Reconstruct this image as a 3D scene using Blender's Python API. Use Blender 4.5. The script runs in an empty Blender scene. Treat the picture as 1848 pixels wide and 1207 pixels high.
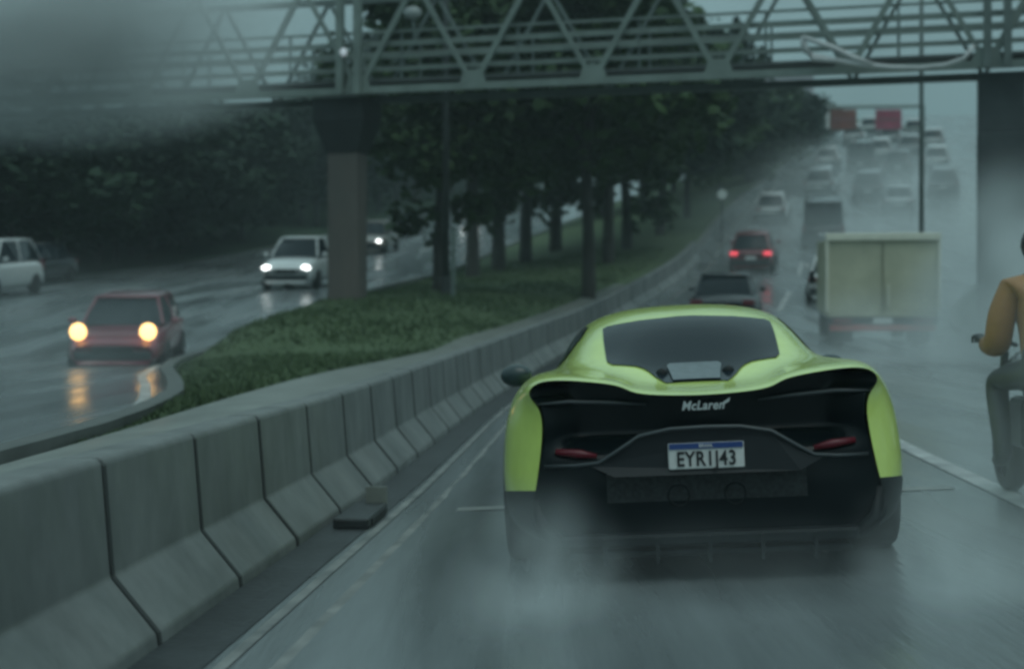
import bpy, bmesh, math, random
from mathutils import Vector, Matrix, Euler
from mathutils.bvhtree import BVHTree
random.seed(7)
rad = math.radians
scene = bpy.context.scene
COL = scene.collection

# ------------------------------------------------------------------ camera, sky, sun, exposure
cam = bpy.data.cameras.new('camera'); camo = bpy.data.objects.new('camera', cam); COL.objects.link(camo)
camo.location = (0, 0, 1.3); camo.rotation_euler = (rad(90), 0, 0)
cam.sensor_width = 36; cam.lens = 2683 / 1848 * 36; cam.shift_y = -36.5 / 1848
cam.clip_start = 0.05; cam.clip_end = 2000
cam.dof.use_dof = True; cam.dof.focus_distance = 7.3; cam.dof.aperture_fstop = 1.8
scene.camera = camo

SUN_EL, SUN_AZ = rad(62), rad(150)
world = bpy.data.worlds.new('World'); scene.world = world; world.use_nodes = True
nt = world.node_tree; nt.nodes.clear()
def wn(t, **k):
    n = nt.nodes.new(t)
    for a, b in k.items(): setattr(n, a, b)
    return n
out = wn('ShaderNodeOutputWorld'); bg = wn('ShaderNodeBackground'); bg.inputs[1].default_value = 0.1
sky = wn('ShaderNodeTexSky', sky_type='NISHITA'); sky.sun_disc = False
sky.sun_elevation = SUN_EL; sky.sun_rotation = SUN_AZ; sky.dust_density = 6; sky.air_density = 1.5
tc = wn('ShaderNodeTexCoord'); sep = wn('ShaderNodeSeparateXYZ')
mr = wn('ShaderNodeMapRange'); mr.inputs[1].default_value = 0.0; mr.inputs[2].default_value = 0.9; mr.interpolation_type = 'SMOOTHSTEP'
grad = wn('ShaderNodeMix', data_type='RGBA')
grad.inputs[6].default_value = (1.36, 2.34, 2.52, 1); grad.inputs[7].default_value = (5.3, 7.7, 8.0, 1)
noi = wn('ShaderNodeTexNoise'); noi.inputs['Scale'].default_value = 3.2; noi.inputs['Detail'].default_value = 5
mapp = wn('ShaderNodeMapping'); mapp.inputs['Scale'].default_value = (1.6, 1.6, 1.1)
nm = wn('ShaderNodeMapRange'); nm.inputs[1].default_value = 0.3; nm.inputs[2].default_value = 0.7; nm.inputs[3].default_value = 0.80; nm.inputs[4].default_value = 1.16
mul = wn('ShaderNodeVectorMath', operation='SCALE')
mixs = wn('ShaderNodeMix', data_type='RGBA'); mixs.inputs[0].default_value = 0.06
L = nt.links.new
L(tc.outputs['Generated'], sep.inputs[0]); L(sep.outputs['Z'], mr.inputs[0]); L(mr.outputs[0], grad.inputs[0])
L(tc.outputs['Generated'], mapp.inputs[0]); L(mapp.outputs[0], noi.inputs['Vector']); L(noi.outputs[0], nm.inputs[0])
L(grad.outputs[2], mul.inputs[0]); L(nm.outputs[0], mul.inputs['Scale'])
L(mul.outputs[0], mixs.inputs[6]); L(sky.outputs[0], mixs.inputs[7])
L(mixs.outputs[2], bg.inputs[0]); L(bg.outputs[0], out.inputs[0])

sl = bpy.data.lights.new('sun', 'SUN'); sl.energy = 0.5; sl.angle = rad(40); sl.color = (0.92, 1.0, 0.95)
so = bpy.data.objects.new('sun', sl); COL.objects.link(so)
so.rotation_euler = (rad(90) - SUN_EL, 0, -SUN_AZ + math.pi)
vs = scene.view_settings
scene.display_settings.display_device = 'sRGB'
vs.view_transform = 'Standard'; vs.look = 'None'; vs.exposure = 0.0; vs.gamma = 1.0; vs.use_curve_mapping = False
scene.cycles.filter_width = 3.0
scene.cycles.volume_bounces = 1; scene.cycles.max_bounces = 6
scene.cycles.volume_step_rate = 1.5
scene.cycles.use_denoising = True
scene.cycles.sample_clamp_indirect = 3.0

# ------------------------------------------------------------------ helpers
def link(o, parent=None):
    COL.objects.link(o)
    if parent is not None: o.parent = parent
    return o
def tag(o, label=None, cat=None, group=None, kind=None):
    if label: o['label'] = label
    if cat: o['category'] = cat
    if group: o['group'] = group
    if kind: o['kind'] = kind
    return o
def thing(name, label, cat, loc=(0, 0, 0), rot=(0, 0, 0), group=None):
    o = bpy.data.objects.new(name, None); link(o); o.location = loc; o.rotation_euler = rot
    o.empty_display_size = 0.2
    return tag(o, label, cat, group)
def mesh_obj(name, verts, faces, mat, parent=None, smooth=False, sub=0, bevel=0):
    me = bpy.data.meshes.new(name); me.from_pydata([tuple(v) for v in verts], [], faces)
    me.validate(); me.update()
    o = bpy.data.objects.new(name, me); link(o, parent)
    if mat is not None: me.materials.append(mat)
    if smooth:
        me.polygons.foreach_set('use_smooth', [True] * len(me.polygons))
    if bevel:
        b = o.modifiers.new('bevel', 'BEVEL'); b.width = bevel; b.segments = 2; b.limit_method = 'ANGLE'
    if sub:
        s = o.modifiers.new('sub', 'SUBSURF'); s.levels = sub; s.render_levels = sub
    return o
class MB:
    def __init__(s): s.v = []; s.f = []
    def add(s, v, f):
        n = len(s.v); s.v += [Vector(p) for p in v]; s.f += [tuple(i + n for i in q) for q in f]; return s
    def box(s, c, d, rot=None):
        x, y, z = d[0] / 2, d[1] / 2, d[2] / 2
        v = [Vector(p) for p in ((-x, -y, -z), (x, -y, -z), (x, y, -z), (-x, y, -z), (-x, -y, z), (x, -y, z), (x, y, z), (-x, y, z))]
        if rot: v = [rot @ p for p in v]
        return s.add([p + Vector(c) for p in v], [(0, 3, 2, 1), (4, 5, 6, 7), (0, 1, 5, 4), (1, 2, 6, 5), (2, 3, 7, 6), (3, 0, 4, 7)])
    def tube(s, pts, r, n=8, cap=True):
        pts = [Vector(p) for p in pts]; rs = r if isinstance(r, (list, tuple)) else [r] * len(pts)
        base = len(s.v)
        for i, p in enumerate(pts):
            d = (pts[min(i + 1, len(pts) - 1)] - pts[max(i - 1, 0)]).normalized()
            up = Vector((0, 0, 1)) if abs(d.z) < 0.9 else Vector((0, 1, 0))
            a = d.cross(up).normalized(); b = a.cross(d).normalized()
            for k in range(n):
                t = 2 * math.pi * k / n
                s.v.append(p + (a * math.cos(t) + b * math.sin(t)) * rs[i])
        for i in range(len(pts) - 1):
            for k in range(n):
                a0 = base + i * n + k; a1 = base + i * n + (k + 1) % n
                s.f.append((a0, a1, a1 + n, a0 + n))
        if cap:
            s.f.append(tuple(base + k for k in range(n))[::-1]); s.f.append(tuple(base + (len(pts) - 1) * n + k for k in range(n)))
        return s
    def disc_ring(s, c, axis_pts, n=24):     # lathe about the X axis: axis_pts = [(x, r)...]
        base = len(s.v); c = Vector(c)
        for x, r in axis_pts:
            for k in range(n):
                t = 2 * math.pi * k / n
                s.v.append(c + Vector((x, r * math.cos(t), r * math.sin(t))))
        for i in range(len(axis_pts) - 1):
            for k in range(n):
                a0 = base + i * n + k; a1 = base + i * n + (k + 1) % n
                s.f.append((a0, a1, a1 + n, a0 + n))
        return s
    def sphere(s, c, r, n=10, m=7):
        c = Vector(c); base = len(s.v)
        r = Vector(r) if isinstance(r, (tuple, list)) else Vector((r, r, r))
        for i in range(m + 1):
            p = math.pi * i / m
            for k in range(n):
                t = 2 * math.pi * k / n
                s.v.append(c + Vector((r.x * math.sin(p) * math.cos(t), r.y * math.sin(p) * math.sin(t), r.z * math.cos(p))))
        for i in range(m):
            for k in range(n):
                a0 = base + i * n + k; a1 = base + i * n + (k + 1) % n
                s.f.append((a0, a0 + n, a1 + n, a1))
        return s
    def build(s, name, mat, parent=None, smooth=False, sub=0, bevel=0):
        return mesh_obj(name, s.v, s.f, mat, parent, smooth, sub, bevel)
def copy_tree(o, parent=None):
    c = o.copy(); COL.objects.link(c)
    if parent is not None: c.parent = parent
    for ch in list(o.children): copy_tree(ch, c)
    return c
def interp(tab):
    xs = [a for a, b in tab]; ys = [b for a, b in tab]; n = len(xs)
    m = []
    for i in range(n):
        if i == 0: m.append((ys[1] - ys[0]) / (xs[1] - xs[0]))
        elif i == n - 1: m.append((ys[-1] - ys[-2]) / (xs[-1] - xs[-2]))
        else:
            a = (ys[i] - ys[i - 1]) / (xs[i] - xs[i - 1]); b = (ys[i + 1] - ys[i]) / (xs[i + 1] - xs[i])
            m.append(0 if a * b <= 0 else 2 * a * b / (a + b))
    def f(x):
        if x <= xs[0]: return ys[0] + m[0] * (x - xs[0])
        if x >= xs[-1]: return ys[-1] + m[-1] * (x - xs[-1])
        i = max(k for k in range(n - 1) if xs[k] <= x)
        h = xs[i + 1] - xs[i]; t = (x - xs[i]) / h
        return ((1 + 2 * t) * (1 - t) ** 2 * ys[i] + t * (1 - t) ** 2 * h * m[i] + t * t * (3 - 2 * t) * ys[i + 1] + t * t * (t - 1) * h * m[i + 1])
    return f

# ------------------------------------------------------------------ materials
MATS = {}
def mat(name, col, rough=0.6, metal=0.0, var=0.0, scale=4.0, bump=0.0, bscale=None, spec=0.5, coat=0.0, emit=None, estr=0.0, stretch=(1, 1, 1), col2=None, rvar=0.0, rscale=None, trans=0.0, detail=6):
    if name in MATS: return MATS[name]
    m = bpy.data.materials.new(name); m.use_nodes = True; t = m.node_tree; p = t.nodes['Principled BSDF']
    p.inputs['Base Color'].default_value = (*col, 1); p.inputs['Roughness'].default_value = rough
    p.inputs['Metallic'].default_value = metal; p.inputs['Specular IOR Level'].default_value = spec
    p.inputs['Coat Weight'].default_value = coat; p.inputs['Coat Roughness'].default_value = 0.06
    p.inputs['Transmission Weight'].default_value = trans
    if emit: p.inputs['Emission Color'].default_value = (*emit, 1); p.inputs['Emission Strength'].default_value = estr
    tcn = t.nodes.new('ShaderNodeTexCoord'); mp = t.nodes.new('ShaderNodeMapping'); mp.inputs['Scale'].default_value = stretch
    t.links.new(tcn.outputs['Object'], mp.inputs[0])
    if var or col2:
        n = t.nodes.new('ShaderNodeTexNoise'); n.inputs['Scale'].default_value = scale; n.inputs['Detail'].default_value = detail; n.inputs['Roughness'].default_value = 0.65
        t.links.new(mp.outputs[0], n.inputs['Vector'])
        r = t.nodes.new('ShaderNodeMapRange'); r.inputs[1].default_value = 0.32; r.inputs[2].default_value = 0.68
        t.links.new(n.outputs[0], r.inputs[0])
        mx = t.nodes.new('ShaderNodeMix'); mx.data_type = 'RGBA'
        a = col2 if col2 else tuple(c * (1 - var) for c in col); b = col if col2 else tuple(min(1, c * (1 + var)) for c in col)
        mx.inputs[6].default_value = (*a, 1); mx.inputs[7].default_value = (*b, 1)
        t.links.new(r.outputs[0], mx.inputs[0]); t.links.new(mx.outputs[2], p.inputs['Base Color'])
    if rvar:
        n2 = t.nodes.new('ShaderNodeTexNoise'); n2.inputs['Scale'].default_value = rscale or scale; n2.inputs['Detail'].default_value = 4
        t.links.new(mp.outputs[0], n2.inputs['Vector'])
        r2 = t.nodes.new('ShaderNodeMapRange'); r2.inputs[1].default_value = 0.35; r2.inputs[2].default_value = 0.65
        r2.inputs[3].default_value = max(0.02, rough - rvar); r2.inputs[4].default_value = rough + rvar
        t.links.new(n2.outputs[0], r2.inputs[0]); t.links.new(r2.outputs[0], p.inputs['Roughness'])
    if bump:
        n3 = t.nodes.new('ShaderNodeTexNoise'); n3.inputs['Scale'].default_value = bscale or scale * 4; n3.inputs['Detail'].default_value = 5
        t.links.new(mp.outputs[0], n3.inputs['Vector'])
        bp = t.nodes.new('ShaderNodeBump'); bp.inputs['Strength'].default_value = bump; bp.inputs['Distance'].default_value = 0.02
        t.links.new(n3.outputs[0], bp.inputs['Height']); t.links.new(bp.outputs[0], p.inputs['Normal'])
    MATS[name] = m
    return m
M_road = mat('wet_asphalt', (0.135, 0.156, 0.162), 0.23, var=0.34, scale=1.5, stretch=(1, 0.07, 1), bump=0.22, bscale=34, rvar=0.13, rscale=1.3)
M_line = mat('worn_road_paint', (0.52, 0.54, 0.53), 0.4, col2=(0.16, 0.17, 0.175), scale=2.2, bump=0.05)
M_lineold = mat('faded_road_paint', (0.26, 0.27, 0.26), 0.4, col2=(0.08, 0.09, 0.09), scale=3)
M_kerb = mat('dark_wet_kerb', (.075, .085, .08), .5, var=.3, scale=2)
M_joint = mat('dark_joint_shade', (0.03, 0.035, 0.035), 0.8)
M_gutter = mat('dark_wet_gutter', (0.022, 0.027, 0.029), 0.45, var=0.4, scale=2, bump=0.3, bscale=20)
M_conc = mat('wet_barrier_concrete', (0.165, 0.180, 0.177), 0.55, col2=(0.090, 0.102, 0.10), scale=1.9, bump=0.2, bscale=14, stretch=(1, 1, 0.45), rvar=0.15, rscale=3)
M_strip = mat('wet_concrete_strip', (0.17, 0.185, 0.17), 0.4, var=0.25, scale=1.5, bump=0.2)
M_grass = mat('wet_grass_ground', (0.075, 0.112, 0.056), 0.85, col2=(0.055, 0.085, 0.042), scale=0.6, bump=0.6, bscale=9, spec=0.25)
M_blade = mat('grass_blades', (0.080, 0.122, 0.060), 0.7, col2=(0.058, 0.09, 0.045), scale=0.8, spec=0.2)
M_verge = mat('hillside_undergrowth', (0.022, 0.045, 0.022), 0.9, col2=(0.012, 0.026, 0.014), scale=0.25, bump=0.7, bscale=2, spec=0.2)
M_leaf = mat('tree_leaves', (0.034, 0.072, 0.018), 0.7, col2=(0.012, 0.028, 0.011), scale=0.55, spec=0.25)
M_leaf2 = mat('dark_tree_leaves', (0.016, 0.040, 0.018), 0.75, col2=(0.006, 0.018, 0.010), scale=0.4, spec=0.25)
M_trunk = mat('wet_bark', (0.035, 0.034, 0.030), 0.8, var=0.4, scale=3, bump=0.5, stretch=(1, 1, 0.2))
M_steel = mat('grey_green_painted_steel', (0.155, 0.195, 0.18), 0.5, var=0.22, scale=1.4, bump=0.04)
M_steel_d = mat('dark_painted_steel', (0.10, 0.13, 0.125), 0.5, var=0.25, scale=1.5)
M_deck = mat('bridge_deck_plate', (0.055, 0.065, 0.065), 0.7, var=0.25, scale=1)
M_pillar = mat('stained_pillar_concrete', (0.125, 0.108, 0.097), 0.75, col2=(0.08, 0.078, 0.072), scale=0.9, stretch=(1, 1, 0.3), bump=0.2, bscale=8)
M_cap = mat('dark_wet_shaded_concrete', (0.016, 0.022, 0.024), 0.8, var=0.3, scale=2)  # soaked concrete, with the shadow under the bridge put into its colour too
M_pole = mat('dark_pole_paint', (0.030, 0.036, 0.036), 0.5, var=0.2, scale=2)
M_green = mat('lime_green_paint', (0.60, 0.75, 0.175), 0.25, coat=0.8, spec=0.5, var=0.05, scale=9, bump=0.05, bscale=110)
M_black = mat('gloss_black_trim', (0.005, 0.009, 0.011), 0.2, spec=0.22)
M_matblack = mat('satin_black_trim', (0.008, 0.012, 0.014), 0.55, spec=0.3, bump=0.15, bscale=60)
M_dgrey = mat('dark_grey_bumper', (0.020, 0.027, 0.031), 0.42, spec=0.4)
M_glass = mat('tinted_rear_glass', (0.010, 0.018, 0.024), 0.10, spec=0.12)
M_vent = mat('grey_engine_cover', (0.13, 0.16, 0.175), 0.45, var=0.2, scale=20)
M_rubber = mat('tyre_rubber', (0.014, 0.015, 0.016), 0.75, bump=0.3, bscale=30)
M_rim = mat('dark_alloy', (0.06, 0.065, 0.07), 0.35, metal=0.8)
M_redlens = mat('red_tail_lens', (0.085, 0.010, 0.018), 0.35, emit=(1.0, 0.05, 0.12), estr=0.01)
M_redlit = mat('lit_red_tail_lamp', (0.4, 0.02, 0.03), 0.3, emit=(1.0, 0.10, 0.14), estr=1.1)
M_headlit = mat('lit_headlamp', (0.8, 0.8, 0.8), 0.2, emit=(0.95, 1.0, 0.98), estr=5.0)
M_headoff = mat('clear_headlamp', (0.55, 0.58, 0.6), 0.15)
M_plate = mat('plate_white', (0.62, 0.63, 0.62), 0.4, var=0.06, scale=30)
M_blue = mat('plate_blue', (0.02, 0.055, 0.20), 0.4)
M_ink = mat('plate_ink', (0.012, 0.012, 0.014), 0.5)
M_badge = mat('silver_badge', (0.62, 0.66, 0.66), 0.3, metal=0.3)
def paint(n, c): return mat(n, c, 0.25, coat=0.5, var=0.06, scale=6)

# ------------------------------------------------------------------ the lie of the land
xb = interp([(-12, -2.55), (0, -1.78), (5.8, -1.38), (9.6, -1.10), (20, -0.32), (36, 2.0), (58, 7.0), (80, 11.8), (100, 18.0), (130, 27.0), (170, 40), (220, 57)])
gm = interp([(-12, 0.0), (10, 0.0), (20, 0.10), (28, 0.36), (37, 0.80), (46, 1.6), (58, 3.0), (67, 4.4), (80, 6.6), (100, 10.6), (130, 16.2), (170, 23.0), (220, 30.0), (340, 33.0)])
xo = interp([(-12, -3.6), (0, -3.2), (10, -3.0), (14, -3.3), (18, -4.15), (22, -5.15), (27, -5.8), (40, -4.83), (59, -3.1), (80, -0.9), (100, 2.0), (130, 8.0), (170, 20), (220, 36)])
go = interp([(-12, 0.38), (14, 0.40), (26, 0.44), (33, 0.92), (40, 1.55), (48, 2.1), (60, 2.85), (79, 4.5), (95, 6.2), (110, 7.9), (130, 10.6), (180, 18.5), (220, 26.0), (340, 31.0)])
wr = interp([(-12, 9.0), (36, 8.9), (60, 12.0), (90, 17.0), (220, 17.0)])
def smooth(a, b, x):
    t = max(0, min(1, (x - a) / (b - a))); return t * t * (3 - 2 * t)
def road_z(u, Y):
    return gm(Y) + 0.045 * max(0, min(u - 0.6, 5.0)) * (1 - smooth(16, 45, Y))
def back_h(Y): return 0.50 - 0.30 * smooth(14, 40, Y)
def med_z(X, Y):
    a = xb(Y) - 0.46; b = xo(Y); t = max(0, min(1, (a - X) / (a - b)))
    return (gm(Y) + back_h(Y)) * (1 - t) + go(Y) * t + 0.10 * math.sin(math.pi * t) + .42 * smooth(25.5, 29, Y) * (1 - smooth(36, 48, Y)) * smooth(0, .08, 1 - t) * smooth(0, .6, t)
def left_z(X, Y):                       # beyond the far kerb of the oncoming road
    d = xo(Y) - 13.0 - X
    return go(Y) + 0.12 + 3.2 * smooth(2, 45, d)
def right_z(X, Y):
    d = X - xb(Y) - wr(Y)
    return road_z(wr(Y), Y) + 0.14 + 0.02 * min(d, 40)
YS = [-12, -8, -4] + [i * 1.5 for i in range(0, 40)] + [60 + i * 4 for i in range(0, 41)] + [235, 260, 300, 335]
def sheet(name, xf, zf, n, m, ys=YS):
    v, f = [], []
    for Y in ys:
        for k in range(n + 1):
            X = xf(k / n, Y); v.append((X, Y, zf(X, Y)))
    for i in range(len(ys) - 1):
        for k in range(n):
            a = i * (n + 1) + k; f.append((a, a + 1, a + n + 2, a + n + 1))
    o = mesh_obj(name, v, f, m, None, True)
    return tag(o, kind='structure')
sheet('road', lambda t, Y: xb(Y) - 0.3 + t * (wr(Y) + 0.3), lambda X, Y: road_z(X - xb(Y), Y), 14, M_road)
sheet('opposite_road', lambda t, Y: xo(Y) - 13 + 13 * t, lambda X, Y: go(Y), 4, M_road)
sheet('median_ground', lambda t, Y: xo(Y) + 0.0 + t * (xb(Y) - 0.46 - xo(Y)), med_z, 14, M_grass)
sheet('hillside_ground', lambda t, Y: -185 + (xo(Y) - 13 + 185) * t ** 0.6, left_z, 14, M_verge)
sheet('verge_ground', lambda t, Y: xb(Y) + wr(Y) + (185 - xb(Y) - wr(Y)) * t ** 1.8, right_z, 10, M_verge)
def kerb(name, xf, zf, w, h):
    v, f = [], []
    for Y in YS[:-4]:
        x = xf(Y); z = zf(x, Y)
        v += [(x, Y, z - 0.1), (x, Y, z + h), (x + w, Y, z + h), (x + w, Y, z - 0.1)]
    for i in range(len(YS) - 5):
        for k in range(3):
            a = i * 4 + k; f.append((a, a + 1, a + 5, a + 4))
    tag(mesh_obj(name, v, f, M_kerb), kind='structure')
kerb('kerb', lambda Y: xo(Y) - 0.04, lambda X, Y: go(Y), 0.18, 0.14)
kerb('kerb', lambda Y: xo(Y) - 13.15, lambda X, Y: go(Y), 0.18, 0.15)
kerb('kerb', lambda Y: xb(Y) + wr(Y) - 0.05, lambda X, Y: road_z(wr(Y), Y), 0.18, 0.16)
v, f = [], []
KY = [60 + i * 4 for i in range(0, 41)]
for Y in KY:
    h = gm(Y) + back_h(Y) + .04; v += [(xb(Y) - .52, Y, h - .15), (xb(Y) - .52, Y, h), (xb(Y) - .27, Y, h), (xb(Y) - .27, Y, gm(Y) - .1)]
for i in range(len(KY) - 1):
    for k in range(3):
        a = i * 4 + k; f.append((a, a + 1, a + 5, a + 4))
tag(mesh_obj('kerb', v, f, M_conc), kind='structure')
def ribbon(name, u0, u1, ya, yb, m, lift=0.004, zf=None, xf=None, step=0.75):
    v, f = [], []; n = max(2, int((yb - ya) / step))
    xf = xf or xb
    for i in range(n + 1):
        Y = ya + (yb - ya) * i / n
        for k in range(3):
            u = u0 + (u1 - u0) * k / 2; X = xf(Y) + u
            v.append((X, Y, (zf(X, Y) if zf else road_z(u, Y)) + lift))
    for i in range(n):
        for k in range(2):
            a = i * 3 + k; f.append((a, a + 1, a + 4, a + 3))
    return tag(mesh_obj(name, v, f, m), kind='structure')
ribbon('gutter', 0.0, 0.27, -6, 45, M_gutter, 0.006)
ribbon('lane_line', 0.52, 0.62, -6, 120, M_lineold, 0.006)
ribbon('lane_line', 0.31, 0.36, 2, 22, M_lineold, 0.006)
for a, b in ((-4, 15.5), (20, 26), (32, 38), (44, 50), (56, 62), (70, 76), (84, 90)):
    ribbon('lane_line', 4.16, 4.31, a, b, M_line, 0.006)
for a, b in ((8, 14), (20, 26), (32, 38), (44, 50), (56, 62), (70, 76), (84, 90)):
    ribbon('lane_line', 7.75, 7.88, a, b, M_line, 0.006)
ribbon('lane_line', 0.72, 4.0, 9.75, 9.92, M_lineold, 0.006, step=0.05)
ribbon('lane_line', -0.35, -0.22, 8, 130, M_line, 0.006, zf=lambda X, Y: go(Y), xf=xo)
for a in range(10, 130, 12):
    ribbon('lane_line', -4.5, -4.36, a, a + 4, M_line, 0.006, zf=lambda X, Y: go(Y), xf=xo)
    ribbon('lane_line', -8.5, -8.36, a, a + 4, M_line, 0.006, zf=lambda X, Y: go(Y), xf=xo)
v, f = [], []
for i in range(70):
    Y = 2 + i * 0.7
    for k in range(5):
        X = xb(Y) - 0.47 - 1.25 * k / 4; v.append((X, Y, med_z(X, Y) + 0.02))
for i in range(69):
    for k in range(4): a = i * 5 + k; f.append((a, a + 5, a + 6, a + 1))
tag(mesh_obj('path', v, f, M_strip, None, True), kind='structure')

# grass tufts on the median (uncountable)
v, f = [], []
rg = random.Random(3)
for i in range(26000):
    Y = 7 + 58 * rg.random() ** 1.3
    a, b = xb(Y) - 1.75, xo(Y) + 0.05
    X = b + (a - b) * rg.random()
    if a < b + .1: continue
    z = med_z(X, Y) if X > xo(Y) else go(Y); h = rg.uniform(0.03, 0.085) * (1 + 0.6 * math.sin(X * 1.7) * math.cos(Y * 0.9)); w = rg.uniform(0.01, 0.03) * (1 + Y / 30)
    t = rg.random() * 6.28; dx, dy = math.cos(t) * w, math.sin(t) * w; lx, ly = rg.uniform(-.05, .05), rg.uniform(-.05, .05)
    n = len(v); v += [(X - dx, Y - dy, z - .01), (X + dx, Y + dy, z - .01), (X + lx, Y + ly, z + h)]; f.append((n, n + 1, n + 2))
tag(mesh_obj('grass', v, f, M_blade), kind='stuff')

# ------------------------------------------------------------------ concrete barrier, one object per precast unit
PROF = [(0.0, -0.02), (-0.01, 0.05), (-0.19, 0.27), (-0.225, 0.715), (-0.245, 0.735), (-0.40, 0.735), (-0.42, 0.715), (-0.455, 0.27), (-0.64, 0.0)]
LAB = ['concrete barrier unit cut off by the bottom corner, closest to the viewer',
       'concrete barrier unit second from the viewer, with a broad pale sloping foot',
       'third concrete barrier unit along, below the red car with warm headlamps',
       'fourth concrete barrier unit along, with dark joints on both sides',
       'fifth concrete barrier unit along, just before the drain inlet',
       'sixth concrete barrier unit along, standing behind the dark drain inlet',
       'seventh concrete barrier unit along, first one past the drain inlet']
Yj = 5.83 - 1.25 * 2; idx = 0
rb = random.Random(5)
while Yj < 62:
    ln = 1.25 if Yj < 24 else 2.5
    y0, y1 = Yj + 0.018, Yj + ln - 0.018
    jx, jz = rb.uniform(-.002, .002), rb.uniform(-.004, .004)
    v = []; n = len(PROF)
    for Y in (y0, (y0 + y1) / 2, y1):
        for u, z in PROF: v.append((xb(Y) + u + jx, Y, gm(Y) + z + jz))
    f = [tuple(range(n)), tuple(range(2 * n, 3 * n))[::-1]]
    for r in range(2):
        for k in range(n): f.append((r * n + k, (r + 1) * n + k, (r + 1) * n + (k + 1) % n, r * n + (k + 1) % n))
    o = mesh_obj('concrete_barrier', v, f, M_conc, None, False, 0, 0.012)
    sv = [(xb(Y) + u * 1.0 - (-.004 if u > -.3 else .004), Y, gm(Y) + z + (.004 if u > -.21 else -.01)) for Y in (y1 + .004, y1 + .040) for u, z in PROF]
    mesh_obj('joint_shade', sv, [tuple(range(n)), tuple(range(n, 2 * n))[::-1]] + [(q, n + q, n + (q + 1) % n, (q + 1) % n) for q in range(n)], M_joint, o)  # solid dark strip standing in for the shade inside the joint
    k = int(round((Yj - 3.33) / 1.25))
    k = {0: 0, 1: 0, 2: 1, 3: 2, 4: 3, 5: 4, 6: 5, 7: 6}.get(k, 99)
    if Yj < 4: lab = 'concrete barrier unit beside the viewer, outside the lower left edge'
    else: lab = LAB[k] if k < 7 else 'grey concrete barrier unit in the distant run merging beside the green sports car'
    tag(o, lab, 'barrier', 'precast barrier units along the median')
    Yj += ln
# drain inlet by the barrier foot
t = thing('drain_inlet', 'dark drain inlet box at the foot of the concrete barrier', 'drain', (xb(9.35) + 0.17, 9.35, 0.0), (0, 0, rad(-4)))
MB().box((0, 0.0, 0.035), (0.22, 0.75, 0.07)).build('kerb_block', M_gutter, t, bevel=0.015)
MB().box((0.113, 0, 0.032), (0.012, 0.55, 0.045)).build('opening', M_cap, t)
MB().box((0.03, 0.42, 0.085), (0.14, 0.03, 0.17)).build('end_plate', M_strip, t)

# ------------------------------------------------------------------ green sports car
HC = (0.92, 6.85, 0.04)
car = thing('sports_car', 'lime green low sports car with black tail and white number plate on the wet lane', 'car', HC,
            Matrix(Matrix.Rotation(rad(-3.9), 3, 'Z') @ Matrix.Rotation(rad(0.8), 3, 'X') @ Matrix.Rotation(rad(-2.7), 3, 'Y')).to_euler())
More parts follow.
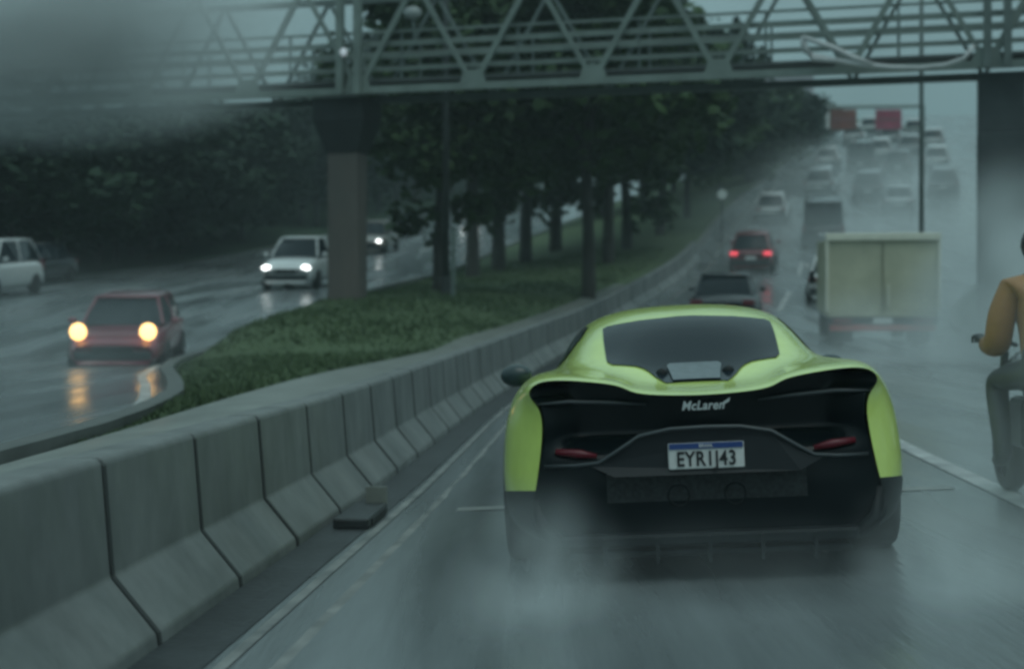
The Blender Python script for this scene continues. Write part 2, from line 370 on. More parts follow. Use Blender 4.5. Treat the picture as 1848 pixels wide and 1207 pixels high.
# half sections, tail to nose: (y, [(x, z) ...]) from underside centre round to roof centre
SEC = [
 (0.03, [(0, .20), (.70, .20), (.825, .32), (.775, .56), (.742, .76), (.752, .865), (.815, .918), (.785, .972), (.70, .992), (.51, .972), (.365, .948), (.325, .908), (.16, .893), (0, .888)]),
 (0.10, [(0, .18), (.72, .18), (.875, .30), (.845, .56), (.815, .76), (.825, .868), (.838, .922), (.80, .982), (.70, 1.004), (.51, .988), (.365, .962), (.325, .922), (.16, .905), (0, .898)]),
 (0.28, [(0, .16), (.76, .16), (.945, .28), (.952, .54), (.930, .74), (.895, .868), (.862, .932), (.80, .996), (.70, 1.010), (.51, .992), (.37, .965), (.31, .928), (.15, .910), (0, .905)]),
 (0.50, [(0, .14), (.80, .14), (.965, .26), (.982, .50), (.968, .72), (.925, .865), (.875, .94), (.80, .998), (.69, 1.008), (.53, .992), (.42, .985), (.30, .955), (.15, .925), (0, .918)]),
 (0.80, [(0, .13), (.82, .13), (.955, .24), (.985, .48), (.975, .70), (.93, .85), (.875, .93), (.79, .985), (.68, 1.000), (.58, 1.010), (.47, 1.045), (.30, 1.045), (.15, 1.035), (0, 1.030)]),
 (1.20, [(0, .12), (.82, .12), (.94, .22), (.965, .46), (.955, .68), (.905, .83), (.855, .90), (.77, .955), (.69, .985), (.62, 1.055), (.52, 1.165), (.34, 1.215), (.17, 1.230), (0, 1.234)]),
 (1.70, [(0, .12), (.82, .12), (.92, .22), (.935, .44), (.92, .66), (.88, .81), (.84, .88), (.78, .93), (.715, .975), (.655, 1.075), (.555, 1.215), (.36, 1.272), (.17, 1.288), (0, 1.292)]),
 (2.20, [(0, .12), (.82, .12), (.91, .22), (.92, .44), (.91, .64), (.88, .79), (.845, .86), (.79, .905), (.735, .955), (.675, 1.065), (.575, 1.215), (.36, 1.277), (.17, 1.292), (0, 1.296)]),
 (2.75, [(0, .12), (.82, .12), (.91, .22), (.93, .44), (.92, .64), (.89, .77), (.85, .83), (.79, .87), (.745, .915), (.69, 1.01), (.60, 1.12), (.38, 1.185), (.17, 1.20), (0, 1.204)]),
 (3.30, [(0, .12), (.82, .12), (.94, .22), (.965, .44), (.955, .62), (.91, .75), (.85, .80), (.77, .83), (.70, .85), (.64, .88), (.56, .915), (.38, .95), (.17, .965), (0, .968)]),
 (3.80, [(0, .12), (.80, .12), (.94, .22), (.965, .42), (.95, .60), (.89, .71), (.82, .745), (.72, .75), (.64, .735), (.56, .725), (.46, .72), (.30, .72), (.15, .72), (0, .72)]),
 (4.25, [(0, .13), (.74, .13), (.87, .22), (.89, .36), (.87, .48), (.82, .56), (.76, .59), (.68, .60), (.60, .59), (.50, .585), (.40, .58), (.28, .58), (.15, .58), (0, .58)]),
 (4.52, [(0, .16), (.55, .16), (.66, .22), (.68, .30), (.66, .38), (.62, .43), (.57, .45), (.50, .46), (.43, .46), (.36, .46), (.28, .46), (.2, .46), (.1, .46), (0, .46)]),
]
SEC = [(y, h[:3] + [(h[2][0] + (h[3][0] - h[2][0]) * .72, h[2][1] + (h[3][1] - h[2][1]) * .72)] + h[3:]) for y, h in SEC]
NH = len(SEC[0][1])
v, f = [], []
for y, half in SEC:
    ring = [(x, y, z) for x, z in half] + [(-x, y, z) for x, z in half[-2:0:-1]]
    v += ring
NR = 2 * NH - 2
for i in range(len(SEC) - 1):
    for k in range(NR):
        a = i * NR + k; b = i * NR + (k + 1) % NR
        f.append((a, b, b + NR, a + NR))
f.append(tuple((len(SEC) - 1) * NR + k for k in range(NR))[::-1])
body = mesh_obj('body', v, f, M_green, car, True, 2)
body.data.materials.append(M_matblack)
for i in range(len(SEC) - 1):
    for k in range(NR):
        kk = min(k, NR - 1 - k)
        if kk < 2 or (kk < 3 and SEC[i + 1][0] < 1.0): body.data.polygons[i * NR + k].material_index = 1
# crease at the tail opening keeps the edge crisp
bm = bmesh.new(); bm.from_mesh(body.data); bmesh.ops.recalc_face_normals(bm, faces=bm.faces[:])
lay = bm.edges.layers.float.get('crease_edge') or bm.edges.layers.float.new('crease_edge')
for e in bm.edges:
    if all(abs(vv.co.y - 0.03) < 1e-4 for vv in e.verts): e[lay] = 0.8
bm.to_mesh(body.data); bm.free()
bpy.context.view_layer.update()
dg = bpy.context.evaluated_depsgraph_get()
tree = BVHTree.FromObject(body, dg)
def surf_y(x, z, dflt=0.6):
    h = tree.ray_cast(Vector((x, -1, z)), Vector((0, 1, 0)))
    return h[0].y if h[0] is not None else dflt
def conform(name, rows, mat_, off=0.008, nx=20, nz=24, parent=car, sgn=0):
    """rows: [(z, xl, xr)...] laid on the car's body as seen from behind"""
    zl = interp([(z, a) for z, a, b in rows]); zr = interp([(z, b) for z, a, b in rows])
    z0, z1 = rows[0][0], rows[-1][0]; v, f = [], []
    for i in range(nz + 1):
        z = z0 + (z1 - z0) * i / nz
        for k in range(nx + 1):
            x = zl(z) + (zr(z) - zl(z)) * k / nx
            v.append((x, surf_y(x, z) - off, z + off * 0.5))
    for i in range(nz):
        for k in range(nx):
            a = i * (nx + 1) + k; f.append((a, a + 1, a + nx + 2, a + nx + 1))
    return mesh_obj(name, v, f, mat_, parent, True)
conform('rear_window', [(.925, -.15, .15), (.945, -.19, .19), (.985, -.245, .245), (1.004, -.30, .30), (1.018, -.43, .43), (1.04, -.44, .44), (1.185, -.455, .455), (1.205, -.36, .36), (1.222, -.22, .22), (1.232, -.04, .04)], M_glass)
ec = conform('engine_cover', [(.930, -.115, .115), (.96, -.125, .125), (.992, -.135, .135), (1.0, -.12, .12)], M_vent, 0.02)
for s in (-1, 1):
    MB().sphere((s * .165, surf_y(s * .165, .965) - .012, .962), (.032, .02, .03), 14, 8).build('intake', M_matblack, ec, True)
# side windows, windscreen
for s in (-1, 1):
    v, f = [], []
    for i in range(9):
        y = 1.45 + (2.95 - 1.45) * i / 8
        for k in range(5):
            zz0, zz1 = .965 - .03 * i / 8, min(1.19, 1.05 + .17 * min(1, (y - 1.2) * 2.2)) - max(0, (y - 2.2)) * .26
            z = zz0 + (zz1 - zz0) * k / 4
            h = tree.ray_cast(Vector((s * 2, y, z)), Vector((-s, 0, 0)))
            x = h[0].x if h[0] is not None else s * .7
            v.append((x + s * .008, y, z))
    for i in range(8):
        for k in range(4):
            a = i * 5 + k; f.append((a, a + 5, a + 6, a + 1))
    mesh_obj('side_window', v, f, M_glass, car, True)
v, f = [], []
for i in range(9):
    y = 2.35 + 0.95 * i / 8
    for k in range(9):
        x = (-.5 + k / 8) * (1.04 + .1 * i / 8)
        h = tree.ray_cast(Vector((x, y, 2)), Vector((0, 0, -1))); v.append((x, y + .003, h[0].z + .008))
for i in range(8):
    for k in range(8):
        a = i * 9 + k; f.append((a, a + 1, a + 10, a + 9))
mesh_obj('windscreen', v, f, M_glass, car, True)
# black recessed tail panel following the tail opening
xw = interp([(.20, .70), (.25, .775), (.32, .818), (.44, .80), (.56, .772), (.76, .738), (.865, .748), (.918, .808), (.955, .796), (.98, .74)])
def fas_y(x, z):
    e = max(0.0, 1 - abs(x) / xw(min(z, .98)))
    return .05 + .15 * min(1, e / .22) * smooth(.60, .72, z) * (0.55 + 0.45 * min(1, abs(x) / .35)) - .02 * (1 - smooth(.45, .6, z)) * min(1, e / .2)
ztop = interp([(0, .884), (.16, .889), (.325, .904), (.37, .945), (.51, .968), (.70, .987), (.785, .968), (.82, .92)])
v, f = [], []; nx, nz = 48, 40
for i in range(nz + 1):
    q = i / nz
    for k in range(nx + 1):
        s = -1 + 2 * k / nx
        z = .20 + q * (.96 - .20)
        x = s * xw(z)
        zz = min(z, ztop(abs(x)))
        v.append((x, fas_y(x, zz), zz))
for i in range(nz):
    for k in range(nx):
        a = i * (nx + 1) + k; f.append((a, a + 1, a + nx + 2, a + nx + 1))
fas = mesh_obj('tail_panel', v, f, M_black, car, True)
# grey plate recess, rim line, lamps, strips
v = [(-.50, .02, .585), (-.29, .02, .705), (-.16, .02, .728), (.16, .02, .728), (.29, .02, .705), (.50, .02, .585), (.42, .0, .545), (-.42, .0, .545)]
v2 = [(x, y - .055, z) for x, y, z in v]
n = len(v)
f = [tuple(range(n, 2 * n))[::-1]] + [(k, (k + 1) % n, n + (k + 1) % n, n + k) for k in range(n)]
mesh_obj('plate_panel', v + v2, f, mat('dim_plate_panel', (.013, .017, .02), .5, spec=.3), car, False, 0, 0.012)
MB().tube([(-.745, .04, .585), (-.60, .0, .588), (-.49, -.035, .600), (-.40, -.045, .655), (-.30, -.05, .718), (-.16, -.052, .744), (0, -.052, .748), (.16, -.052, .744), (.30, -.05, .718), (.40, -.045, .655), (.49, -.035, .600), (.60, .0, .588), (.745, .04, .585)], .009, 8).build('trim_line', mat('dim_trim', (.045, .055, .06), .35), car, True)
for s in (-1, 1):
    MB().tube([(s * .775, .055, .874), (s * .62, .075, .880), (s * .42, .085, .866), (s * .26, .09, .85)], [.006, .010, .009, .004], 8).build('light_strip', MATS['dim_trim'], car, True)
    tl = MB().tube([(s * .50, .035, .625), (s * .58, .035, .640), (s * .69, .05, .652)], [.010, .019, .013], 8).build('taillight', M_redlens, car, True)
    # side skirts of the diffuser
    MB().tube([(s * .80, .05, .43), (s * .76, .02, .30), (s * .66, .02, .22)], [.02, .03, .02], 8).build('bumper_corner', M_matblack, car, True)
    # mirror
    mi = MB().sphere((s * (1.05 if s < 0 else .99), 2.9, .865 if s < 0 else .84), (.105, .07, .075), 16, 10).build('side_mirror', mat('dark_teal_mirror', (.02, .04, .045), .25, spec=.5), car, True)
    MB().tube([(s * .86, 2.92, .80), (s * .95, 2.91, .83)], .018).build('mirror_arm', M_black, mi, True)
    # headlight
    MB().sphere((s * .70, 4.16, .56), (.16, .14, .05), 14, 8).build('headlight', M_headoff, car, True)
MB().box((0, .06, .235), (1.36, .20, .06)).build('bumper', M_matblack, car, bevel=.015)
df = MB().box((0, .16, .165), (1.3, .3, .03)).build('diffuser', M_matblack, car, bevel=.008)
for x in (-.48, -.24, 0, .24, .48):
    MB().box((x, .08, .19), (.016, .26, .12)).build('fin', M_matblack, df)
gr = MB().box((0, .035, .47), (.92, .02, .13)).build('grille', mat('speckled_mesh', (.028, .036, .038), .5, col2=(.003, .005, .006), scale=55, detail=2), car)
for s in (-1, 1):
    MB().disc_ring((0, 0, 0), [(.06, .02), (.0, .05), (-.05, .052), (-.055, .045), (.04, .04)], 20).build('exhaust', M_matblack, car, True).matrix_local = Matrix.Translation((s * .13, .07, .43)) @ Matrix.Rotation(rad(90), 4, 'Z')
# number plate
pl = MB().box((0, -.055, .618), (.345, .012, .120)).build('licence_plate', M_plate, car, bevel=.006)
MB().box((0, -.0635, .664), (.335, .006, .026)).build('plate_band', M_blue, pl)
def text(s, size, mat_, parent, loc, rot=(rad(90), 0, 0), shear=0.0, sx=1.0, name='lettering', ext=.0015):
    c = bpy.data.curves.new(name, 'FONT'); c.body = s; c.size = size; c.align_x = 'CENTER'; c.align_y = 'CENTER'; c.extrude = ext; c.shear = shear; c.offset = size * .018; c.space_character = 1.06
    tmp = bpy.data.objects.new(name, c); COL.objects.link(tmp); bpy.context.view_layer.update()
    me = bpy.data.meshes.new_from_object(tmp.evaluated_get(bpy.context.evaluated_depsgraph_get()))
    bpy.data.objects.remove(tmp)
    me.materials.clear(); me.materials.append(mat_)
    o = bpy.data.objects.new(name, me); link(o, parent); o.location = loc; o.rotation_euler = rot; o.scale = (sx, 1, 1)
    return o
text('EYR1J43', .094, M_ink, pl, (0, -.0635, .602), sx=.80, ext=.003, name='plate_number')
text('BRASIL', .020, M_plate, pl, (0, -.068, .664), name='plate_country')
text('McLaren', .058, M_badge, car, (.0, .042, .838), shear=.25, sx=.92, name='badge_lettering', ext=.004)
MB().add([(.094, .042, .850), (.128, .042, .872), (.122, .042, .852), (.10, .042, .842)], [(0, 1, 2, 3)]).build('badge_swoosh', M_badge, car)
# wheels
def wheel(parent, x, y, r, w, rimr=.6):
    s = 1 if x > 0 else -1
    t_ = MB().disc_ring((0, 0, 0), [(-w / 2, r * .62), (-w / 2, r * .93), (-w / 2 + .03, r), (w / 2 - .03, r), (w / 2, r * .93), (w / 2, r * .62)], 32)
    wh = t_.build('wheel', M_rubber, parent, True); wh.location = (x, y, r)
    rm = MB().disc_ring((0, 0, 0), [(s * w * .46, 0.02), (s * w * .42, r * .2), (s * w * .36, r * .5), (s * w * .47, r * .63), (s * w * .2, r * .63)], 24)
    for k in range(5):
        a = k * 2 * math.pi / 5; rm.box((s * w * .44, math.cos(a) * r * .36, math.sin(a) * r * .36), (.02, r * .14, r * .5), Matrix.Rotation(a + math.pi / 2, 3, 'X'))
    rm.build('rim', M_rim, wh, True)
    return wh
for x, y in ((-.835, .92), (.835, .92), (-.83, 3.55), (.83, 3.55)): wheel(car, x, y, .345, .305)

# ------------------------------------------------------------------ other cars
def make_car(name, label, group, colour, kind='sedan', lit=None, head=False):
    H = {'sedan': 1.46, 'hatch': 1.50, 'suv': 1.68, 'van': 2.15}[kind]
    Ln = {'sedan': 4.4, 'hatch': 4.0, 'suv': 4.5, 'van': 4.9}[kind]
    HW = {'sedan': .88, 'hatch': .86, 'suv': .92, 'van': .97}[kind]
    belt = {'sedan': .92, 'hatch': .94, 'suv': 1.05, 'van': 1.15}[kind]
    root = thing(name, label, 'van' if kind == 'van' else 'car', group=group)
    back = {'sedan': .97, 'hatch': .95, 'suv': 1.06, 'van': 1.16}[kind]
    st = [(0, .88, back * .80), (.06, .95, back * .96), (.5, .99, back), (1.3, 1, belt), (Ln - 1.25, 1, belt), (Ln - .55, .97, belt * .88), (Ln - .12, .92, belt * .76), (Ln, .82, belt * .62)]
    v, f = [], []
    for y, w, zt in st:
        W = HW * w
        hp = [(0, .2), (W * .86, .2), (W * .97, .32), (W, zt * .58), (W * .96, zt * .86), (W * .86, zt * .97), (W * .5, zt), (0, zt * 1.01)]
        v += [(x, y, z) for x, z in hp] + [(-x, y, z) for x, z in hp[-2:0:-1]]
    n = 14
    for i in range(len(st) - 1):
        for k in range(n): f.append((i * n + k, i * n + (k + 1) % n, (i + 1) * n + (k + 1) % n, (i + 1) * n + k))
    f += [tuple(range(n)), tuple(range((len(st) - 1) * n, len(st) * n))[::-1]]
    b = mesh_obj('body', v, f, colour, root, True, 1)
    y0, y1 = {'sedan': (.45, 1.05), 'hatch': (.08, .5), 'suv': (.06, .42), 'van': (.04, .16)}[kind]
    f0, f1 = Ln - 1.15, {'sedan': Ln - 2.0, 'hatch': Ln - 1.75, 'suv': Ln - 1.9, 'van': Ln - 1.7}[kind]
    w0, w1 = HW * .88, HW * (.68 if kind != 'van' else .80)
    v = []
    for q in (0, .5, 1):
        zz = belt - .03 + (H - .05 - belt) * q; bw = .03 * math.sin(math.pi * q)
        ww = w0 + (w1 - w0) * q + bw; ya = y0 + (y1 - y0) * q - bw; yb = f0 + (f1 - f0) * q + bw
        v += [(-ww * .88, ya, zz), (ww * .88, ya, zz), (ww, ya + .14, zz), (ww, yb - .2, zz), (ww * .86, yb, zz), (-ww * .86, yb, zz), (-ww, yb - .2, zz), (-ww, ya + .14, zz)]
    f = [(r * 8 + k, r * 8 + (k + 1) % 8, r * 8 + 8 + (k + 1) % 8, r * 8 + 8 + k) for r in (0, 1) for k in range(8)]
    mesh_obj('window_band', v, f, M_glass, root, True)
    m_ = MB()
    ring = [(-w1 * .90, y1 - .03), (w1 * .90, y1 - .03), (w1 * 1.03, y1 + .14), (w1 * 1.03, f1 - .2), (w1 * .88, f1 + .03), (-w1 * .88, f1 + .03), (-w1 * 1.03, f1 - .2), (-w1 * 1.03, y1 + .14)]
    vv = [(x, y, H - .065) for x, y in ring] + [(x, y, H - .035) for x, y in ring] + [(x * .8, y1 + .12 + (y - y1) * .85, H) for x, y in ring]
    ff = [(r * 8 + k, r * 8 + (k + 1) % 8, r * 8 + 8 + (k + 1) % 8, r * 8 + 8 + k) for r in (0, 1) for k in range(8)] + [tuple(range(16, 24)), tuple(range(8))[::-1]]
    mesh_obj('roof', vv, ff, colour, root, True)
    for s in (-1, 1):
        MB().tube([(s * w0 * .93, y0 + .06, belt - .02), (s * w1 * .97, y1 + .06, H - .055)], .045, 6).build('pillar', colour, root)
        MB().tube([(s * w0 * .95, f0 - .1, belt - .02), (s * w1 * .95, f1 - .08, H - .055)], .035, 6).build('pillar', colour, root)
        MB().tube([(s * w0 * 1.005, (y0 + f0) / 2, belt - .02), (s * w1 * 1.01, (y1 + f1) / 2, H - .055)], .03, 6).build('pillar', colour, root)
        zl = back * .80
        if kind in ('suv', 'van'): MB().box((s * HW * .86, .05, zl + .02), (.12, .10, .30)).build('taillight', lit or M_redlens, root, bevel=.02)
        else: MB().box((s * HW * .74, .035, zl), (.30, .10, .14)).build('taillight', lit or M_redlens, root, bevel=.02)
        MB().sphere((s * HW * .70, Ln - .10, belt * .66), (.15, .10, .085), 12, 8).build('headlight', M_headlit if head else M_headoff, root, True)
        MB().sphere((s * (HW + .07), f0 - .22, belt + .05), (.09, .06, .07), 10, 6).build('side_mirror', colour, root, True)
    MB().box((0, -.015, .42), (HW * 1.72, .12, .20)).build('bumper', M_dgrey, root, bevel=.03)
    MB().box((0, Ln - .03, .38), (HW * 1.55, .10, .18)).build('bumper', M_dgrey, root, bevel=.03)
    MB().box((0, -.01, back * .62), (.42, .02, .13)).build('licence_plate', M_plate, root)
    MB().box((0, Ln + .0, belt * .55), (.7, .06, .12)).build('grille', M_matblack, root)
    for x, y in ((-1, .78), (1, .78), (-1, Ln - .85), (1, Ln - .85)): wheel(root, x * (HW - .09), y, .31, .21)
    return root
def pitch_of(gf, Y): return math.atan((gf(Y + 1) - gf(Y - 1)) / 2)
def place(root, px, Y, opp=False):
    X = (px - 924) / 2683 * Y
    gf, xf = (go, xo) if opp else (gm, xb)
    hd = math.atan((xf(Y + 1) - xf(Y - 1)) / 2)
    z = go(Y) if opp else road_z(X - xb(Y), Y)
    p = pitch_of(gf, Y)
    root.location = (X, Y, z)
    R = Matrix.Rotation(-hd, 3, 'Z') @ Matrix.Rotation(p, 3, 'X')
    if opp: R = R @ Matrix.Rotation(math.pi, 3, 'Z')
    root.rotation_euler = R.to_euler()
P_white = paint('white_car_paint', (.62, .65, .65)); P_dark = paint('charcoal_car_paint', (.022, .028, .034)); P_red = paint('dark_red_car_paint', (.16, .02, .03))
P_silver = paint('silver_car_paint', (.36, .39, .40)); P_grey = paint('grey_car_paint', (.12, .13, .14)); P_beige = paint('taupe_car_paint', (.17, .155, .14)); P_teal = paint('dark_teal_car_paint', (.03, .055, .055))
GA = 'cars queuing uphill in the same direction'; GB = 'oncoming cars on the opposite road'
for nm_, lb, px, Y, c, k, lit in (
    ('sedan_car', 'charcoal sedan just ahead of the green sports car, only its roof showing', 1304, 37.0, P_dark, 'sedan', None),
    ('hatchback_car', 'dark red hatchback with both tail lamps glowing by the grass verge', 1355, 57, P_red, 'hatch', M_redlit),
    ('hatchback_car', 'white hatchback climbing just above the car with red tail lamps', 1391, 76, P_white, 'hatch', None),
    ('passenger_van', 'tall dark van in the middle of the queue above the truck', 1486, 65, P_dark, 'van', None),
    ('sedan_car', 'white sedan half hidden behind the left edge of the beige box truck', 1506, 46, P_white, 'sedan', None),
    ('suv_car', 'pale silver car right behind the tall dark van', 1478, 88, P_silver, 'suv', None),
    ('suv_car', 'dark wide vehicle high on the hill, first below the left red road sign', 1552, 101, P_teal, 'van', None),
    ('suv_car', 'taupe grey car to the upper right of the tall dark van', 1566, 86, P_grey, 'suv', None),
    ('suv_car', 'grey green car on the hill beside the thin tall pole', 1620, 99, P_teal, 'suv', None),
    ('suv_car', 'white car on the hill right of the thin tall pole', 1690, 103, P_white, 'suv', None),
    ('hatchback_car', 'faint white car near the hilltop under the left red road sign', 1540, 128, P_white, 'suv', None),
    ('hatchback_car', 'faint silver car near the hilltop under the right red road sign', 1606, 126, P_silver, 'suv', None),
    ('hatchback_car', 'small white car in the hill queue directly above the silver car', 1492, 104, P_white, 'hatch', None),
    ('suv_car', 'small white car in the hill queue left of the grey green car by the pole', 1588, 110, P_white, 'suv', None),
    ('hatchback_car', 'pale silver car touching the left side of the thin tall pole', 1642, 114, P_silver, 'suv', None),
    ('suv_car', 'grey car right of the thin tall pole and below the white one', 1702, 88, P_grey, 'suv', None),
    ('sedan_car', 'silver car left of the thin tall pole just above the truck roof', 1622, 80, P_silver, 'sedan', None),
    ('hatchback_car', 'faint white car highest in the queue between the two red signs', 1568, 142, P_white, 'suv', None),
    ('hatchback_car', 'faint white car highest in the queue below the gantry right post', 1648, 138, P_white, 'suv', None),
    ('hatchback_car', 'faint pale car near the hilltop right of the thin tall pole', 1684, 122, P_white, 'suv', None)):
    o = make_car(nm_, lb, GA, c, k, lit); place(o, px, Y)
for nm_, lb, px, Y, c, k, hd in (
    ('hatchback_car', 'white oncoming car with lit headlamps half behind the bridge pillar', 572, 48, P_white, 'suv', True),
    ('sedan_car', 'taupe oncoming car with bright headlamps reflected on the wet road right of the pillar', 694, 79, P_beige, 'suv', True),
    ('hatchback_car', 'dark oncoming car with a pale roof behind the taupe one', 738, 96, P_grey, 'hatch', False),
    ('hatchback_car', 'white oncoming car glimpsed between the tree trunks', 872, 112, P_white, 'suv', True),
    ('hatchback_car', 'white oncoming car at the far left edge of the opposite road', 34, 42, P_white, 'suv', True),
    ('sedan_car', 'dark oncoming car just right of the white car at the left edge', 104, 50, P_dark, 'sedan', False)):
    o = make_car(nm_, lb, GB, c, k, None, hd); place(o, px, Y + 4.2, True)
M_warm = mat('warm_headlamp_lit', (.9, .7, .4), .3, emit=(1.0, .56, .18), estr=3.2)
rc = make_car('hatchback_car', 'dark red oncoming car with two warm yellow headlamps by the near end of the median', GB, paint('deep_red_car_paint', (.15, .022, .04)), 'hatch', None, True)
place(rc, 260, 24.6 + 4.0, True); rc.scale = (.95, .95, .83)
rc.rotation_euler = (rc.rotation_euler[0], rc.rotation_euler[1], rc.rotation_euler[2] + rad(8))
for ch in rc.children:
    if ch.name.startswith('headlight'):
        ch.data.materials[0] = M_warm
        for vv in ch.data.vertices: vv.co.z = .86 + (vv.co.z - .62) * 2.1

# ------------------------------------------------------------------ box truck
tr = thing('box_truck', 'beige box truck with red rear lamps throwing spray in the next lane', 'truck')
M_box = mat('beige_truck_box', (.42, .42, .31), .5, var=.16, scale=1.2, bump=.05)
M_frame = mat('pale_truck_frame', (.62, .62, .52), .45, var=.08)
cb = MB().box((0, 2.2, 1.68), (2.42, 4.3, 1.76)).build('cargo_box', M_box, tr, bevel=.02)
MB().box((0, .03, 2.63), (2.5, .12, .17)).build('top_frame', M_frame, cb, bevel=.02)
for s in (-1, 1): MB().box((s * 1.215, .04, 1.74), (.06, .10, 1.62)).build('corner_post', M_frame, cb)
MB().box((0, .035, 1.70), (.022, .036, 1.6)).build('door_seam', mat('dull_seam', (.20, .20, .15), .6), cb)
MB().box((.12, .02, 1.3), (.04, .05, .5)).build('door_bar', M_frame, cb)
MB().box((0, .12, .71), (2.4, .14, .16)).build('chassis_beam', M_dgrey, tr, bevel=.02)
MB().box((0, .05, .55), (2.3, .10, .14)).build('underrun_bar', mat('red_white_bar', (.40, .06, .06), .5, var=.2), tr, bevel=.02)
for s in (-1, 1):
    MB().box((s * .88, -.01, .70), (.42, .06, .14)).build('taillight', M_redlens, tr, bevel=.02)
    MB().box((s * .85, .7, .45), (.5, .02, .55)).build('mudflap', M_rubber, tr)
MB().box((0, -.01, .72), (.42, .02, .13)).build('licence_plate', M_plate, tr)
MB().box((0, 3.0, .62), (1.0, 5.6, .22)).build('chassis', M_dgrey, tr)
cabm = MB(); cabm.add([(-1.05, 4.5, .6), (1.05, 4.5, .6), (1.05, 6.2, .6), (-1.05, 6.2, .6), (-1.05, 4.5, 2.3), (1.05, 4.5, 2.3), (1.0, 5.7, 2.3), (-1.0, 5.7, 2.3), (1.05, 6.2, 1.4), (-1.05, 6.2, 1.4)],
    [(0, 3, 2, 1), (4, 5, 6, 7), (0, 1, 5, 4), (2, 3, 9, 8), (8, 9, 7, 6), (1, 2, 8, 6, 5), (3, 0, 4, 7, 9)])
cabm.build('cab', P_white, tr, bevel=.06)
MB().add([(-.95, 6.14, 1.52), (.95, 6.14, 1.52), (.92, 5.79, 2.17), (-.92, 5.79, 2.17)], [(0, 1, 2, 3)]).build('windscreen', M_glass, tr)
for s in (-1, 1): MB().box((s * 1.25, 5.9, 1.6), (.14, .08, .34)).build('side_mirror', M_black, tr)
for x, y in ((-.92, 1.3), (.92, 1.3), (-.92, 5.4), (.92, 5.4)): wheel(tr, x, y, .40, .3)
place(tr, 1593, 29.5); tr.scale = (.89, 1, .87)

# ------------------------------------------------------------------ footbridge
BX, BY = -3.81, 36.0
ax = Vector((1, -.27, 0)).normalized(); nrm = Vector((.27, 1, 0)).normalized(); KS = math.hypot(1, .27)
def bp(t, d, z):                              # t along X, d across, z height
    p = Vector((BX, BY, 0)) + Vector((1, -.27, 0)) * t + nrm * d
    return Vector((p.x, p.y, z))
br = thing('footbridge', 'steel lattice footbridge crossing above the whole road in the rain', 'footbridge', bp(0, 0, 6.6))
inv = Matrix.Translation(-br.location)
def bar(name, a, b, w, h, m, parent=br):
    a = inv @ Vector(a); b = inv @ Vector(b); d = (b - a); Lh = d.length; d.normalize()
    s = d.cross(Vector((0, 0, 1)))
    s = nrm.copy() if s.length < .05 else s.normalized(); u = s.cross(d).normalized()
    vs_ = [p + s * (i * w / 2) + u * (j * h / 2) for p in (a, b) for i, j in ((-1, -1), (1, -1), (1, 1), (-1, 1))]
    return mesh_obj(name, vs_, [(0, 1, 2, 3), (7, 6, 5, 4), (0, 4, 5, 1), (1, 5, 6, 2), (2, 6, 7, 3), (3, 7, 4, 0)], m, parent)
T0, T1 = -22, 30
zb, zt = 6.70, 9.25
for d, nm2 in ((0, 'near'), (1.7, 'far')):
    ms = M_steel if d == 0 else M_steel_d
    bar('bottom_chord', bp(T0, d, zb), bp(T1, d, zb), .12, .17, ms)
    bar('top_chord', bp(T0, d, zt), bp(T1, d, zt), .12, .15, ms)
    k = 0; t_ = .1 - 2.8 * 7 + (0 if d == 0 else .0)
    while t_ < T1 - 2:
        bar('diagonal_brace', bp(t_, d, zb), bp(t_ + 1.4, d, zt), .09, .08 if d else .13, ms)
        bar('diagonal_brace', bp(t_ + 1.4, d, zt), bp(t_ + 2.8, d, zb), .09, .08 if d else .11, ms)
        if d == 0:
            c = inv @ bp(t_, -.07, zb + .16)
            g = MB(); g.add([c + ax * a_ + Vector((0, 0, b_)) for a_, b_ in ((-.38, -.24), (.38, -.24), (.22, .22), (-.22, .22))] + [c + nrm * .02 + ax * a_ + Vector((0, 0, b_)) for a_, b_ in ((-.38, -.24), (.38, -.24), (.22, .22), (-.22, .22))],
                            [(0, 1, 2, 3), (0, 4, 5, 1), (1, 5, 6, 2), (2, 6, 7, 3), (3, 7, 4, 0)])
            g.build('gusset_plate', M_steel, br)
        t_ += 2.8
a, b = [bp(T0, .06, 6.9), bp(T1, .06, 6.9)], [bp(T0, 1.64, 6.9), bp(T1, 1.64, 6.9)]
dk = MB(); dk.add([inv @ p for p in (a[0], a[1], b[1], b[0])] + [inv @ (p + Vector((0, 0, .07))) for p in (a[0], a[1], b[1], b[0])], [(0, 3, 2, 1), (4, 5, 6, 7), (0, 1, 5, 4), (2, 3, 7, 6)])
dk.build('deck', M_deck, br)
for d in (.14, 1.56):
    for z, w in ((7.2, .05), (7.5, .06), (7.83, .13), (8.12, .06)):
        bar('rail', bp(T0, d, z), bp(T1, d, z), .05, w, M_steel if w > .1 else M_steel)
    tt = T0 + .7
    while tt < T1:
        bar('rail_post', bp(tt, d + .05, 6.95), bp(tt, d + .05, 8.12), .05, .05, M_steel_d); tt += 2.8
for tt in (-.32, .12): bar('support_post', bp(tt, -.12, 6.6), bp(tt, -.12, 10.2), .2, .17, M_steel)
for tt in (14.1, 14.5): bar('support_post', bp(tt, -.12, 6.6), bp(tt, -.12, 10.2), .2, .17, M_steel_d)
